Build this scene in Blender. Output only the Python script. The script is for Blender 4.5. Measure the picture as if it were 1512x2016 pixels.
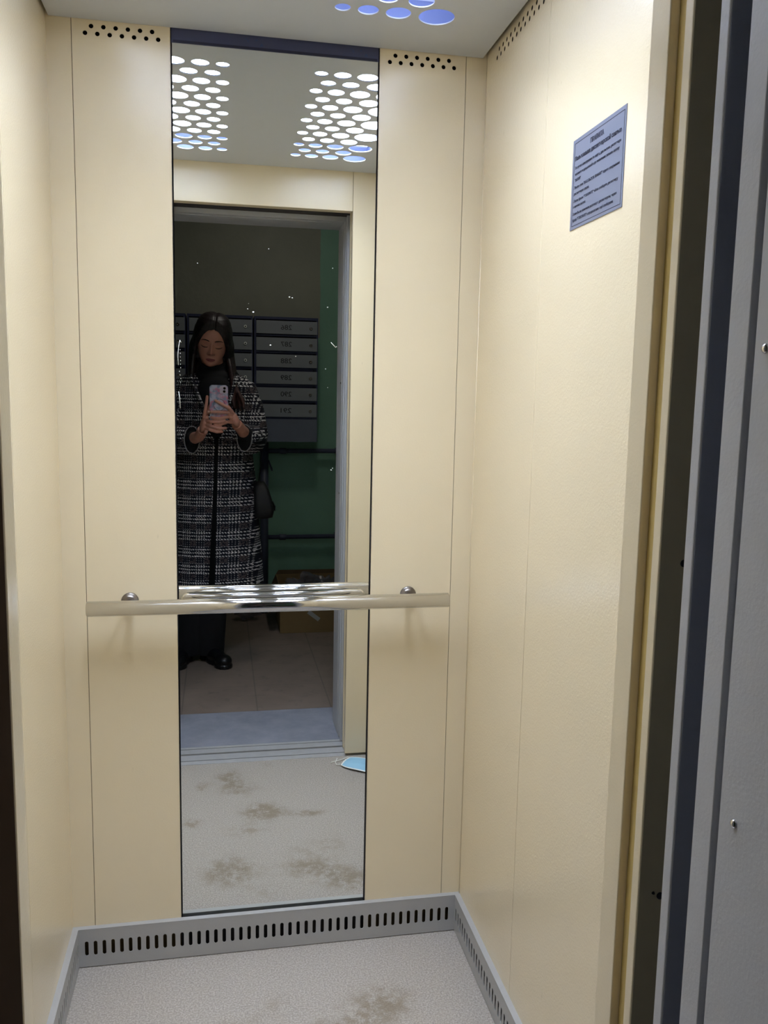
import bpy, bmesh, math, random
from mathutils import Matrix, Vector

# ------------------------------------------------------------------ scene, camera, exposure
S = bpy.context.scene
for o in list(bpy.data.objects):
    bpy.data.objects.remove(o, do_unlink=True)
COL = S.collection
CAM_F = 1675.4
CAM_R = [(0.9820178, -0.1877590, 0.0196860),
         (-0.0056680, -0.1335511, -0.9910257),
         (0.1887031, 0.9730933, -0.1322137)]
CAM_C = (0.3292, -1.8598, 1.2790)
cd = bpy.data.cameras.new('camera')
cam = bpy.data.objects.new('camera', cd)
COL.objects.link(cam)
cd.sensor_fit = 'VERTICAL'
cd.sensor_height = 24.0
cd.lens = 24.0 * CAM_F / 2016.0
cd.clip_start = 0.003
r, d, f = CAM_R
cam.matrix_world = Matrix(((r[0], -d[0], -f[0], CAM_C[0]),
                           (r[1], -d[1], -f[1], CAM_C[1]),
                           (r[2], -d[2], -f[2], CAM_C[2]),
                           (0, 0, 0, 1)))
S.camera = cam
S.view_settings.view_transform = 'Standard'
S.view_settings.look = 'None'
S.view_settings.gamma = 1.0
S.view_settings.exposure = 0.35
S.view_settings.use_curve_mapping = False
W = bpy.data.worlds.new('world')
S.world = W
W.use_nodes = True
W.node_tree.nodes['Background'].inputs[0].default_value = (0.6, 0.7, 0.9, 1)
W.node_tree.nodes['Background'].inputs[1].default_value = 0.0
try:
    S.cycles.use_denoising = True
    S.cycles.diffuse_bounces = 8
    S.cycles.glossy_bounces = 8
    S.cycles.max_bounces = 14
    S.cycles.sample_clamp_indirect = 8.0
    S.cycles.use_light_tree = True
except Exception:
    pass
LED_POWER = 6.0
LED_COL = (0.785, 0.885, 1.05)
for lx_ in (0.659, 0.240):                       # downward LED arrays above the two perforated fields
    la = bpy.data.lights.new('led_array', 'AREA')
    la.shape = 'RECTANGLE'
    la.size, la.size_y = 0.25, 0.58
    la.energy = 7.6
    la.color = LED_COL
    la.spread = math.radians(100)
    lo = bpy.data.objects.new('led_array', la)
    COL.objects.link(lo)
    lo.location = (lx_, -0.560, 2.040)
la = bpy.data.lights.new('landing_lamp', 'AREA')  # dim ceiling lamp of the landing
la.shape = 'DISK'
la.size = 0.22
la.energy = 3.0
la.color = (1.0, 0.93, 0.85)
lo = bpy.data.objects.new('landing_lamp', la)
COL.objects.link(lo)
lo.location = (0.75, -2.00, 2.58)

# ------------------------------------------------------------------ dimensions
XL, XR, ZC = 0.0, 0.894, 2.003
DY = -1.003                      # inner face of the front wall
JR, JL, LZ = 0.762, 0.136, 1.880  # door opening
SKD, SKH = 0.0129, 0.0923         # skirting depth and height
WALLY = -3.10                     # far wall of the landing


# ------------------------------------------------------------------ node helpers
def srgb(r, g, b):
    def c(v):
        v /= 255.0
        return v / 12.92 if v <= 0.04045 else ((v + 0.055) / 1.055) ** 2.4
    return (c(r), c(g), c(b), 1.0)


class NT:
    def __init__(self, name):
        self.m = bpy.data.materials.new(name)
        self.m.use_nodes = True
        self.t = self.m.node_tree
        self.b = self.t.nodes['Principled BSDF']

    def n(self, kind, **kw):
        x = self.t.nodes.new(kind)
        for k, v in kw.items():
            setattr(x, k, v)
        return x

    def put(self, sock, v):
        if isinstance(v, bpy.types.NodeSocket):
            self.t.links.new(v, sock)
        else:
            sock.default_value = v

    def math(self, op, a, b=0.0, c=None):
        x = self.n('ShaderNodeMath', operation=op)
        self.put(x.inputs[0], a)
        self.put(x.inputs[1], b)
        if c is not None:
            self.put(x.inputs[2], c)
        return x.outputs[0]

    def mix(self, fac, a, b):
        x = self.n('ShaderNodeMix', data_type='RGBA')
        self.put(x.inputs[0], fac)
        self.put(x.inputs[6], a)
        self.put(x.inputs[7], b)
        return x.outputs[2]

    def coord(self, which='Object'):
        return self.n('ShaderNodeTexCoord').outputs[which]

    def pos(self):
        return self.n('ShaderNodeNewGeometry').outputs['Position']

    def sep(self, v):
        x = self.n('ShaderNodeSeparateXYZ')
        self.put(x.inputs[0], v)
        return x.outputs

    def noise(self, vec, scale, detail=3.0, rough=0.55):
        x = self.n('ShaderNodeTexNoise')
        self.put(x.inputs['Vector'], vec)
        x.inputs['Scale'].default_value = scale
        x.inputs['Detail'].default_value = detail
        x.inputs['Roughness'].default_value = rough
        return x.outputs[0]

    def ramp(self, fac, lo, hi):
        x = self.n('ShaderNodeMapRange')
        x.interpolation_type = 'SMOOTHSTEP'
        self.put(x.inputs[0], fac)
        x.inputs[1].default_value = lo
        x.inputs[2].default_value = hi
        return x.outputs[0]

    def bump(self, h, strength, dist=0.001):
        x = self.n('ShaderNodeBump')
        x.inputs['Strength'].default_value = strength
        x.inputs['Distance'].default_value = dist
        self.put(x.inputs['Height'], h)
        self.put(self.b.inputs['Normal'], x.outputs[0])

    def set(self, **kw):
        for k, v in kw.items():
            self.put(self.b.inputs[k.replace('_', ' ')], v)
        return self


def simple(name, col, rough=0.5, metal=0.0, var=0.0, vscale=30.0, bump=0.0, bscale=200.0, spec=0.5, bdist=0.001):
    t = NT(name)
    v = t.pos()
    if var:
        nz = t.noise(v, vscale, 4)
        a = tuple(c * (1 - var) for c in col[:3]) + (1,)
        b = tuple(min(1, c * (1 + var)) for c in col[:3]) + (1,)
        t.put(t.b.inputs['Base Color'], t.mix(nz, a, b))
    else:
        t.b.inputs['Base Color'].default_value = col
    t.b.inputs['Roughness'].default_value = rough
    t.b.inputs['Metallic'].default_value = metal
    t.b.inputs['Specular IOR Level'].default_value = spec
    if bump:
        t.bump(t.noise(v, bscale, 2), bump, bdist)
    return t.m


def emis(name, col, power, base=0.8):
    t = NT(name)
    t.b.inputs['Base Color'].default_value = (base, base, base, 1)
    t.b.inputs['Emission Color'].default_value = tuple(col[:3]) + (1,)
    t.b.inputs['Emission Strength'].default_value = power
    return t.m


# ------------------------------------------------------------------ materials
def make_beige(name, col, bump=0.25, marks=True):
    t = NT(name)
    p = t.pos()
    base = t.mix(t.noise(p, 3.0, 3), tuple(c * 0.96 for c in col[:3]) + (1,), tuple(min(1, c * 1.03) for c in col[:3]) + (1,))
    if marks:
        sc = t.n('ShaderNodeMapping')
        t.put(sc.inputs[0], p)
        sc.inputs[3].default_value = (1, 1, 0.45)
        n1 = t.ramp(t.noise(sc.outputs[0], 42, 2, 0.5), 0.73, 0.80)
        gate = t.ramp(t.noise(p, 2.3, 1), 0.50, 0.66)
        fac = t.math('MULTIPLY', t.math('MULTIPLY', n1, gate), 0.42)
        base = t.mix(fac, base, srgb(120, 105, 80))
    t.set(Base_Color=base, Roughness=0.25)
    t.b.inputs['Specular IOR Level'].default_value = 0.6
    if bump > 0.5:
        t.set(Roughness=0.20)
        t.b.inputs['Specular IOR Level'].default_value = 0.85
    t.bump(t.noise(p, 260, 2), bump, 0.0006)
    return t.m


M = {}
M['beige'] = make_beige('beige_powder_paint', srgb(228, 214, 184))
M['beige_side'] = make_beige('beige_powder_paint_coarse', srgb(228, 214, 184), bump=0.6)
M['seam'] = simple('panel_seam_dark', srgb(92, 78, 52), 0.8)
M['ceil'] = simple('ceiling_white_paint', srgb(190, 194, 200), 0.45, var=0.02)
M['tray'] = simple('lamp_tray_grey', srgb(120, 130, 170), 0.6)
M['gap'] = simple('shadow_gap_dark', srgb(60, 58, 60), 0.8)
M['black'] = simple('black_hole', srgb(14, 13, 20), 0.9)
M['sk'] = simple('grey_enamel_skirting', srgb(166, 166, 166), 0.38, var=0.05, vscale=14, bump=0.15)
M['greym'] = simple('grey_enamel_frame', srgb(184, 185, 190), 0.42, var=0.05, vscale=9, bump=0.35, bscale=240, bdist=0.0006)
M['ochre'] = simple('ochre_painted_edge', srgb(208, 184, 118), 0.5)  # beige recess tinted ochre to paint in its shade and bounced light
M['olive'] = simple('olive_primer', srgb(144, 134, 108), 0.6)  # darker version of the beige, painting shade on the cabin door's outer face
M['slate'] = simple('dark_slate_paint', srgb(124, 128, 142), 0.5)  # darker version of the frame grey, painting shade on the landing door's outer face
M['steel'] = simple('polished_stainless_steel', (0.62, 0.62, 0.63, 1), 0.075, metal=1.0)
M['plate'] = simple('mirror_polished_steel', (0.80, 0.81, 0.82, 1), 0.05, metal=1.0)
M['steeld'] = simple('dull_steel', (0.22, 0.20, 0.19, 1), 0.30, metal=1.0)
M['alu'] = simple('worn_aluminium_sill', srgb(186, 186, 188), 0.40, metal=0.25, var=0.12, vscale=40)
M['navy'] = simple('dark_navy_film', srgb(64, 68, 100), 0.35)
M['bluemark'] = simple('blue_print_on_film', srgb(34, 66, 120), 0.5)
M['rubber'] = simple('dark_brown_rubber', srgb(86, 66, 46), 0.7)  # brown tone painting the shade around the left jamb

# mirror glass
t = NT('silvered_mirror')
p = t.pos()
sm = t.ramp(t.noise(p, 5.0, 5, 0.65), 0.55, 0.85)
t.set(Base_Color=(0.86, 0.88, 0.87, 1), Metallic=1.0, Roughness=t.math('MULTIPLY', sm, 0.012))
M['mirror'] = t.m
M['speck'] = simple('pale_dried_speck', srgb(235, 238, 235), 0.5)

# cabin floor: speckled grey linoleum with brown dirt
t = NT('grey_speckled_linoleum')
p = t.pos()
fine = t.noise(p, 260, 3, 0.7)
mid = t.noise(p, 30, 4)
base = t.mix(t.ramp(fine, 0.38, 0.64), srgb(146, 139, 132), srgb(182, 174, 166))
base = t.mix(t.math('MULTIPLY', t.ramp(mid, 0.40, 0.75), 0.35), base, srgb(160, 153, 142))
xyz = t.sep(p)
blobs = [(0.352, -0.894, .045, .055, .8), (0.382, -0.80, .065, .055, .65), (0.453, -0.640, .060, .050, 1.2), (0.586, -0.607, .060, .022, .8),
         (0.346, -0.316, .075, .075, .85), (0.556, -0.304, .070, .05, .75), (0.241, -0.593, .030, .035, .7),
         (0.265, -0.831, .022, .035, .6), (0.489, -0.974, .030, .030, .35), (0.40, -0.53, .07, .04, .5),
         (0.66, -0.235, .075, .06, .8), (0.55, -0.40, .05, .05, .3), (0.44, -0.20, .06, .04, .35), (0.64, -0.42, .05, .07, .4)]
acc = None
for bx_, by_, rx, ry, a in blobs:
    dx = t.math('DIVIDE', t.math('SUBTRACT', xyz[0], bx_), rx)
    dy = t.math('DIVIDE', t.math('SUBTRACT', xyz[1], by_), ry)
    dd = t.math('ADD', t.math('MULTIPLY', dx, dx), t.math('MULTIPLY', dy, dy))
    g = t.math('MULTIPLY', t.math('POWER', 2.718, t.math('MULTIPLY', dd, -0.9)), a)
    acc = g if acc is None else t.math('ADD', acc, g)
mask = t.ramp(t.math('MULTIPLY', acc, t.ramp(t.noise(p, 26, 7, 0.75), 0.30, 0.62)), 0.05, 0.75)
base = t.mix(t.math('MULTIPLY', mask, 0.62), base, srgb(112, 96, 70))
crumbs = t.ramp(t.noise(p, 75, 1, 0.4), 0.80, 0.83)
base = t.mix(t.math('MULTIPLY', crumbs, 0.5), base, srgb(80, 72, 62))
t.set(Base_Color=base, Roughness=0.62)
t.bump(fine, 0.15, 0.0005)
M['floor'] = t.m

# landing floor : tiles with grout and dirt
t = NT('brown_grey_floor_tile')
p = t.pos()
xyz = t.sep(p)
def grid(sock, off, pitch=0.302, w=0.006):
    q = t.math('FRACT', t.math('DIVIDE', t.math('SUBTRACT', sock, off), pitch))
    return t.math('LESS_THAN', q, w / pitch)
gr = t.math('MAXIMUM', grid(xyz[0], 0.470), t.math('MULTIPLY', grid(xyz[1], -1.49), 0.35))
c0 = t.mix(t.noise(p, 7, 5), srgb(112, 98, 88), srgb(142, 126, 114))
c0 = t.mix(t.math('MULTIPLY', t.ramp(t.noise(p, 13, 6, 0.7), 0.52, 0.75), 0.55), c0, srgb(80, 72, 64))
c0 = t.mix(t.math('MULTIPLY', gr, 0.4), c0, srgb(72, 66, 62))
t.set(Base_Color=c0, Roughness=0.6)
M['tile'] = t.m
t = NT('blue_grey_threshold_concrete')
p = t.pos()
c0 = t.mix(t.noise(p, 9, 6, 0.65), srgb(100, 102, 114), srgb(160, 162, 174))
t.set(Base_Color=c0, Roughness=0.7)
M['thresh'] = t.m

# landing wall: green oil paint below / dingy olive patch above the mailboxes
t = NT('green_oil_paint_wall')
p = t.pos()
xyz = t.sep(p)
g0 = t.mix(t.noise(p, 3.5, 4), srgb(108, 148, 128), srgb(124, 166, 144))
o0 = t.mix(t.noise(p, 6, 5), srgb(122, 123, 110), srgb(142, 142, 127))
edge = t.math('MULTIPLY', t.math('GREATER_THAN', xyz[2], 1.60), t.math('LESS_THAN', t.math('ADD', xyz[0], t.math('MULTIPLY', t.noise(p, 5, 3), 0.02)), 0.905))
t.set(Base_Color=t.mix(edge, g0, o0), Roughness=0.55)
t.bump(t.noise(p, 40, 4), 0.3, 0.003)
M['green'] = t.m
M['dim'] = simple('landing_whitewash', srgb(120, 122, 118), 0.8, var=0.08)
M['mailbox'] = simple('mailbox_grey_enamel', srgb(128, 132, 138), 0.5, var=0.06, vscale=12)
M['apron'] = simple('mailbox_apron_slate', srgb(98, 104, 120), 0.5, var=0.08)
M['mailnavy'] = simple('mailbox_dark_blue_case', srgb(42, 48, 82), 0.5)
M['ink'] = simple('black_marker', srgb(20, 20, 28), 0.7)
M['pipe'] = simple('pipe_dark_blue_paint', srgb(66, 72, 92), 0.5, var=0.1)
M['card'] = simple('brown_cardboard', srgb(132, 108, 70), 0.85, var=0.07)
M['cardin'] = simple('brown_cardboard_inside', srgb(110, 88, 62), 0.9, var=0.07)
t = NT('crumpled_clear_plastic')
t.set(Base_Color=srgb(120, 118, 130), Roughness=0.25)
t.b.inputs['Alpha'].default_value = 0.55
M['plastic'] = t.m
M['tape'] = simple('pale_packing_tape', srgb(170, 170, 165), 0.4)
M['notice'] = simple('lilac_grey_sticker', srgb(114, 119, 138), 0.42)
M['noticeink'] = simple('notice_black_print', srgb(38, 40, 60), 0.6)
M['maskb'] = simple('light_blue_nonwoven', srgb(150, 196, 222), 0.8, var=0.03)
M['maskd'] = simple('blue_pleat', srgb(84, 136, 176), 0.8)
M['maskw'] = simple('white_elastic', srgb(232, 232, 226), 0.8)
# clothing and person
M['skin'] = simple('skin', srgb(205, 142, 120), 0.5, var=0.04, vscale=25)
M['skin'].node_tree.nodes['Principled BSDF'].inputs['Subsurface Weight'].default_value = 0.06
M['lips'] = simple('lip_colour', srgb(146, 74, 74), 0.4)
M['brow'] = simple('brow_dark', srgb(44, 28, 26), 0.8)
M['blackcloth'] = simple('black_cloth', srgb(9, 9, 14), 0.9)
M['blackleather'] = simple('black_leather', srgb(10, 10, 13), 0.6, bump=0.2, bscale=150)
M['bootrubber'] = simple('black_shoe', srgb(14, 14, 18), 0.35)
t = NT('dark_brown_hair')
p = t.pos()
mp = t.n('ShaderNodeMapping')
t.put(mp.inputs[0], p)
mp.inputs[3].default_value = (1, 1, 0.06)
st = t.noise(mp.outputs[0], 300, 2)
xyz = t.sep(p)
tip = t.ramp(xyz[2], 1.47, 1.22)
hc = t.mix(t.ramp(st, 0.3, 0.7), srgb(17, 13, 16), srgb(40, 28, 30))
hc2 = t.mix(t.ramp(st, 0.3, 0.7), srgb(42, 22, 20), srgb(84, 46, 38))
t.set(Base_Color=t.mix(tip, hc, hc2), Roughness=0.45)
t.bump(st, 0.5, 0.002)
M['hair'] = t.m

# plaid coat: black navy ground, rows of white dashes, brown-grey squares
t = NT('houndstooth_plaid_wool')
p = t.coord('Object')
wob = t.noise(p, 60, 2)
xyz = t.sep(p)
zz = t.math('ADD', xyz[2], t.math('MULTIPLY', wob, 0.004))
xx = t.math('ADD', t.math('ADD', xyz[0], t.math('MULTIPLY', xyz[1], 0.55)), t.math('MULTIPLY', wob, 0.003))
PZ, PX = 0.078, 0.074
def fr(v, pitch):
    return t.math('FRACT', t.math('DIVIDE', t.math('ADD', v, 10.0), pitch))
uz, ux = fr(zz, PZ), fr(xx, PX)
inz = t.math('LESS_THAN', uz, 0.62)          # band with three horizontal dash rows
inx = t.math('LESS_THAN', ux, 0.56)
row = t.math('LESS_THAN', t.math('FRACT', t.math('MULTIPLY', uz, 5.0)), 0.42)
row2 = t.math('LESS_THAN', t.math('FRACT', t.math('MULTIPLY', ux, 6.0)), 0.36)
dash = t.math('GREATER_THAN', t.noise(p, 190, 1, 0.4), 0.50)
dshx = t.math('LESS_THAN', fr(t.math('ADD', xx, t.math('MULTIPLY', zz, 0.7)), 0.0120), 0.60)
hrow = t.math('MULTIPLY', t.math('MULTIPLY', inz, row), dshx)
vrow = t.math('MULTIPLY', t.math('MULTIPLY', inx, row2), t.math('LESS_THAN', fr(zz, 0.0105), 0.55))
vrow = t.math('MULTIPLY', vrow, t.math('ADD', 0.34, t.math('MULTIPLY', inz, 0.45)))
white = t.math('MULTIPLY', t.math('MAXIMUM', hrow, vrow), t.math('ADD', 0.45, t.math('MULTIPLY', dash, 0.55)))
sq = t.math('MULTIPLY', t.math('SUBTRACT', 1.0, inz), t.math('SUBTRACT', 1.0, inx))
sqd = t.math('MULTIPLY', sq, t.math('GREATER_THAN', t.noise(p, 140, 1), 0.47))
ground = t.mix(sqd, srgb(12, 12, 30), srgb(84, 74, 76))
t.set(Base_Color=t.mix(white, ground, srgb(246, 244, 244)), Roughness=0.95)
t.bump(t.noise(p, 350, 2), 0.5, 0.002)
M['coat'] = t.m
M['coatedge'] = simple('coat_edge_stitch', srgb(150, 148, 150), 0.9, var=0.5, vscale=160)

# phone case
t = NT('marbled_pink_blue_phone_case')
p = t.coord('Object')
a = t.mix(t.ramp(t.noise(p, 26, 3), 0.42, 0.58), srgb(196, 196, 214), srgb(212, 128, 156))
b = t.mix(t.ramp(t.noise(p, 55, 4), 0.45, 0.6), a, srgb(140, 156, 184))
t.set(Base_Color=b, Roughness=0.3)
M['case'] = t.m
M['lens'] = simple('phone_lens_glass', srgb(8, 8, 12), 0.08)
M['caseplate'] = simple('camera_bump_pale', srgb(205, 190, 205), 0.3)
M['gold'] = simple('gold_ring', (0.9, 0.62, 0.35, 1), 0.2, metal=1.0)


# ------------------------------------------------------------------ object helpers
def link(name, me, mat, parent=None, smooth=False):
    o = bpy.data.objects.new(name, me)
    COL.objects.link(o)
    mats = mat if isinstance(mat, (list, tuple)) else [mat]
    if not me.materials:
        for m in mats:
            me.materials.append(m)
    if smooth:
        for pgn in me.polygons:
            pgn.use_smooth = True
    if parent is not None:
        off = Vector(parent.location)
        root = parent
        while root.parent:
            root = root.parent
            off = off + Vector(root.location)
        me.transform(Matrix.Translation(-off))
        o.parent = parent
    return o


def thing(name, label, cat, loc, group=None, kind=None):
    o = bpy.data.objects.new(name, None)
    COL.objects.link(o)
    o.empty_display_size = 0.05
    o.location = loc
    if kind:
        o['kind'] = kind
    if label:
        o['label'] = label
    if cat:
        o['category'] = cat
    if group:
        o['group'] = group
    return o


def tag(o, label=None, cat=None, group=None, kind=None):
    if label: o['label'] = label
    if cat: o['category'] = cat
    if group: o['group'] = group
    if kind: o['kind'] = kind
    return o


def bm_box(bm, x0, x1, y0, y1, z0, z1):
    vs = [bm.verts.new(c) for c in ((x0, y0, z0), (x1, y0, z0), (x1, y1, z0), (x0, y1, z0),
                                    (x0, y0, z1), (x1, y0, z1), (x1, y1, z1), (x0, y1, z1))]
    for q in ((0, 3, 2, 1), (4, 5, 6, 7), (0, 1, 5, 4), (1, 2, 6, 5), (2, 3, 7, 6), (3, 0, 4, 7)):
        bm.faces.new([vs[i] for i in q])


def boxes(name, lst, mat, parent=None, bevel=0.0, seg=2):
    bm = bmesh.new()
    for b in lst:
        bm_box(bm, *b)
    if bevel:
        bmesh.ops.bevel(bm, geom=bm.edges[:], offset=bevel, segments=seg, affect='EDGES', profile=0.5)
    me = bpy.data.meshes.new(name)
    bm.to_mesh(me)
    bm.free()
    return link(name, me, mat, parent)


def tube_bm(bm, pts, rads, seg=16, cap=True):
    pts = [Vector(p) for p in pts]
    if not isinstance(rads, (list, tuple)):
        rads = [rads] * len(pts)
    prev = None
    rings = []
    up = None
    for i, p in enumerate(pts):
        tdir = (pts[min(i + 1, len(pts) - 1)] - pts[max(i - 1, 0)]).normalized()
        if up is None:
            up = Vector((0, 0, 1)) if abs(tdir.z) < 0.9 else Vector((1, 0, 0))
        a = tdir.cross(up)
        if a.length < 1e-6:
            a = tdir.cross(Vector((0, 1, 0)))
        a.normalize()
        b = a.cross(tdir).normalized()
        up = b
        rr = rads[i]
        ra, rb = rr if isinstance(rr, (list, tuple)) else (rr, rr)
        rings.append([bm.verts.new(p + a * ra * math.cos(2 * math.pi * k / seg) + b * rb * math.sin(2 * math.pi * k / seg)) for k in range(seg)])
    for i in range(len(rings) - 1):
        for k in range(seg):
            bm.faces.new((rings[i][k], rings[i][(k + 1) % seg], rings[i + 1][(k + 1) % seg], rings[i + 1][k]))
    if cap:
        bm.faces.new(rings[0][::-1])
        bm.faces.new(rings[-1])


def tube(name, pts, rads, mat, parent=None, seg=20, smooth=True):
    bm = bmesh.new()
    tube_bm(bm, pts, rads, seg)
    bmesh.ops.recalc_face_normals(bm, faces=bm.faces[:])
    me = bpy.data.meshes.new(name)
    bm.to_mesh(me)
    bm.free()
    o = link(name, me, mat, parent, smooth)
    return o


def ell_bm(bm, c, r, rot=None, u=24, v=16):
    mat = Matrix.Translation(Vector(c)) @ (rot.to_4x4() if rot else Matrix.Identity(4)) @ Matrix.Diagonal((r[0], r[1], r[2], 1))
    bmesh.ops.create_uvsphere(bm, u_segments=u, v_segments=v, radius=1.0, matrix=mat)


def lathe(name, prof, axis_o, axis_d, mat, parent=None, seg=32):
    """prof: list of (dist along axis, radius)."""
    bm = bmesh.new()
    d = Vector(axis_d).normalized()
    a = d.cross(Vector((0, 0, 1)))
    if a.length < 1e-4:
        a = Vector((1, 0, 0))
    a.normalize()
    b = d.cross(a)
    rings = []
    for h, r_ in prof:
        c = Vector(axis_o) + d * h
        rings.append([bm.verts.new(c + (a * math.cos(2 * math.pi * k / seg) + b * math.sin(2 * math.pi * k / seg)) * max(r_, 1e-5)) for k in range(seg)])
    for i in range(len(rings) - 1):
        for k in range(seg):
            bm.faces.new((rings[i][k], rings[i][(k + 1) % seg], rings[i + 1][(k + 1) % seg], rings[i + 1][k]))
    bm.faces.new(rings[0][::-1])
    bm.faces.new(rings[-1])
    bmesh.ops.recalc_face_normals(bm, faces=bm.faces[:])
    me = bpy.data.meshes.new(name)
    bm.to_mesh(me)
    bm.free()
    return link(name, me, mat, parent, True)


def remesh(name, bm, voxel, mat, parent=None, smooth_it=2, post=None):
    bmesh.ops.recalc_face_normals(bm, faces=bm.faces[:])
    me = bpy.data.meshes.new(name)
    bm.to_mesh(me)
    bm.free()
    tmp = bpy.data.objects.new('tmp', me)
    COL.objects.link(tmp)
    md = tmp.modifiers.new('r', 'REMESH')
    md.mode = 'VOXEL'
    md.voxel_size = voxel
    if smooth_it:
        ms = tmp.modifiers.new('s', 'SMOOTH')
        ms.iterations = smooth_it
        ms.factor = 0.6
    dg = bpy.context.evaluated_depsgraph_get()
    out = bpy.data.meshes.new_from_object(tmp.evaluated_get(dg))
    out.name = name
    bpy.data.objects.remove(tmp, do_unlink=True)
    out.materials.clear()
    if post:
        post(out)
    return link(name, out, mat, parent, True)


def plate(name, outer, holes, thick, mtx, mat, parent=None):
    """flat sheet in local XY with holes, extruded +-thick/2 along local Z, placed by mtx."""
    cu = bpy.data.curves.new('c', 'CURVE')
    cu.dimensions = '2D'
    cu.fill_mode = 'BOTH'
    cu.extrude = thick / 2
    for loop in [outer] + holes:
        sp = cu.splines.new('POLY')
        sp.points.add(len(loop) - 1)
        for pnt, c in zip(sp.points, loop):
            pnt.co = (c[0], c[1], 0, 1)
        sp.use_cyclic_u = True
    tmp = bpy.data.objects.new('tmp', cu)
    COL.objects.link(tmp)
    dg = bpy.context.evaluated_depsgraph_get()
    me = bpy.data.meshes.new_from_object(tmp.evaluated_get(dg))
    me.name = name
    bpy.data.objects.remove(tmp, do_unlink=True)
    me.materials.clear()
    me.transform(mtx)
    return link(name, me, mat, parent)


def circ(x, y, r_, n=28):
    return [(x + r_ * math.cos(2 * math.pi * k / n), y + r_ * math.sin(2 * math.pi * k / n)) for k in range(n)]


def slot(x, y, hw, hh, n=6):
    out = []
    for k in range(n + 1):
        a = math.pi * k / n
        out.append((x + hw * math.cos(a), y + hh - hw + hw * math.sin(a)))
    for k in range(n + 1):
        a = math.pi + math.pi * k / n
        out.append((x + hw * math.cos(a), y - hh + hw + hw * math.sin(a)))
    return out


def rect(x0, x1, y0, y1):
    return [(x0, y0), (x1, y0), (x1, y1), (x0, y1)]


def text_mesh(name, s, size, mtx, mat, parent=None, align='LEFT', bold=0.0, sx=1.0, width=None):
    cu = bpy.data.curves.new('t', 'FONT')
    cu.body = s
    cu.size = size
    cu.align_x = align
    cu.offset = bold
    cu.extrude = 0.00012
    tmp = bpy.data.objects.new('tmp', cu)
    COL.objects.link(tmp)
    dg = bpy.context.evaluated_depsgraph_get()
    me = bpy.data.meshes.new_from_object(tmp.evaluated_get(dg))
    me.name = name
    bpy.data.objects.remove(tmp, do_unlink=True)
    me.materials.clear()
    if width:
        xs = [v.co.x for v in me.vertices]
        if xs:
            k = width / (max(xs) - min(xs))
            x0 = min(xs)
            for v in me.vertices:
                v.co.x = (v.co.x - x0) * k
    me.transform(mtx)
    return link(name, me, mat, parent)


XZ = Matrix(((1, 0, 0, 0), (0, 0, -1, 0), (0, 1, 0, 0), (0, 0, 0, 1)))      # local xy -> world xz, normal -y


def plane_xz(y):       # plate with local (x, z) at world y
    return Matrix.Translation((0, y, 0)) @ XZ


def plane_yz(x):       # local (y, z) at world x
    return Matrix(((0, 0, 1, x), (1, 0, 0, 0), (0, 1, 0, 0), (0, 0, 0, 1)))


def plane_xy(z):
    return Matrix.Translation((0, 0, z))


# ------------------------------------------------------------------ cabin shell
SL, ML, MR, SR = 0.0478, 0.2373, 0.6603, 0.8492
wb = thing('wall_back', 'cream painted steel rear wall of the lift cabin', None, (0, 0, 0), kind='structure')
boxes('backing', [(-0.02, XR + 0.02, 0.034, 0.044, -0.02, 2.10)], M['black'], wb)
boxes('lower_plinth', [(0.0, ML - 0.002, 0.010, 0.020, 0.0, SKH - 0.006), (MR + 0.002, XR, 0.010, 0.020, 0.0, SKH - 0.006)], M['seam'], wb)


def vent_rows(x0, n, z_low, z_up, pitch=0.0232, rad=0.0044, up0=0.5, nup=None):
    hs = [circ(x0 + pitch * i, z_low, rad, 16) for i in range(n)]
    hs += [circ(x0 + pitch * (i + up0), z_up, rad, 16) for i in range(nup if nup is not None else n - 1)]
    return hs


ZLOW, ZUP = ZC - 0.0245, ZC - 0.011
g = 0.0006
boxes('corner_strip', [(-0.01, SL - g, 0.0, 0.012, SKH - 0.005, 2.06)], M['beige'], wb)
plate('panel', rect(SL + g, ML - g, SKH - 0.005, 2.06), vent_rows(0.0735, 7, ZLOW, ZUP), 0.0016, plane_xz(0.0008), M['beige'], wb)
plate('panel', rect(MR + g, SR - g, SKH - 0.005, 2.06), vent_rows(0.6835, 7, ZLOW, ZUP), 0.0016, plane_xz(0.0008), M['beige'], wb)
boxes('corner_strip', [(SR + g, XR + 0.01, 0.0, 0.012, SKH - 0.005, 2.06)], M['beige'], wb)
boxes('seam_backing', [(SL - 0.01, SL + 0.01, 0.003, 0.006, 0.09, 2.06), (SR - 0.01, SR + 0.01, 0.003, 0.006, 0.09, 2.06)], M['seam'], wb)
boxes('mirror_recess', [(ML - 0.0016, ML - 0.0002, 0.0, 0.03, 0.03, 2.06), (MR + 0.0002, MR + 0.0016, 0.0, 0.03, 0.03, 2.06),
                        (ML - 0.02, MR + 0.02, 0.026, 0.03, 0.0, 2.06)], M['gap'], wb)

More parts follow.
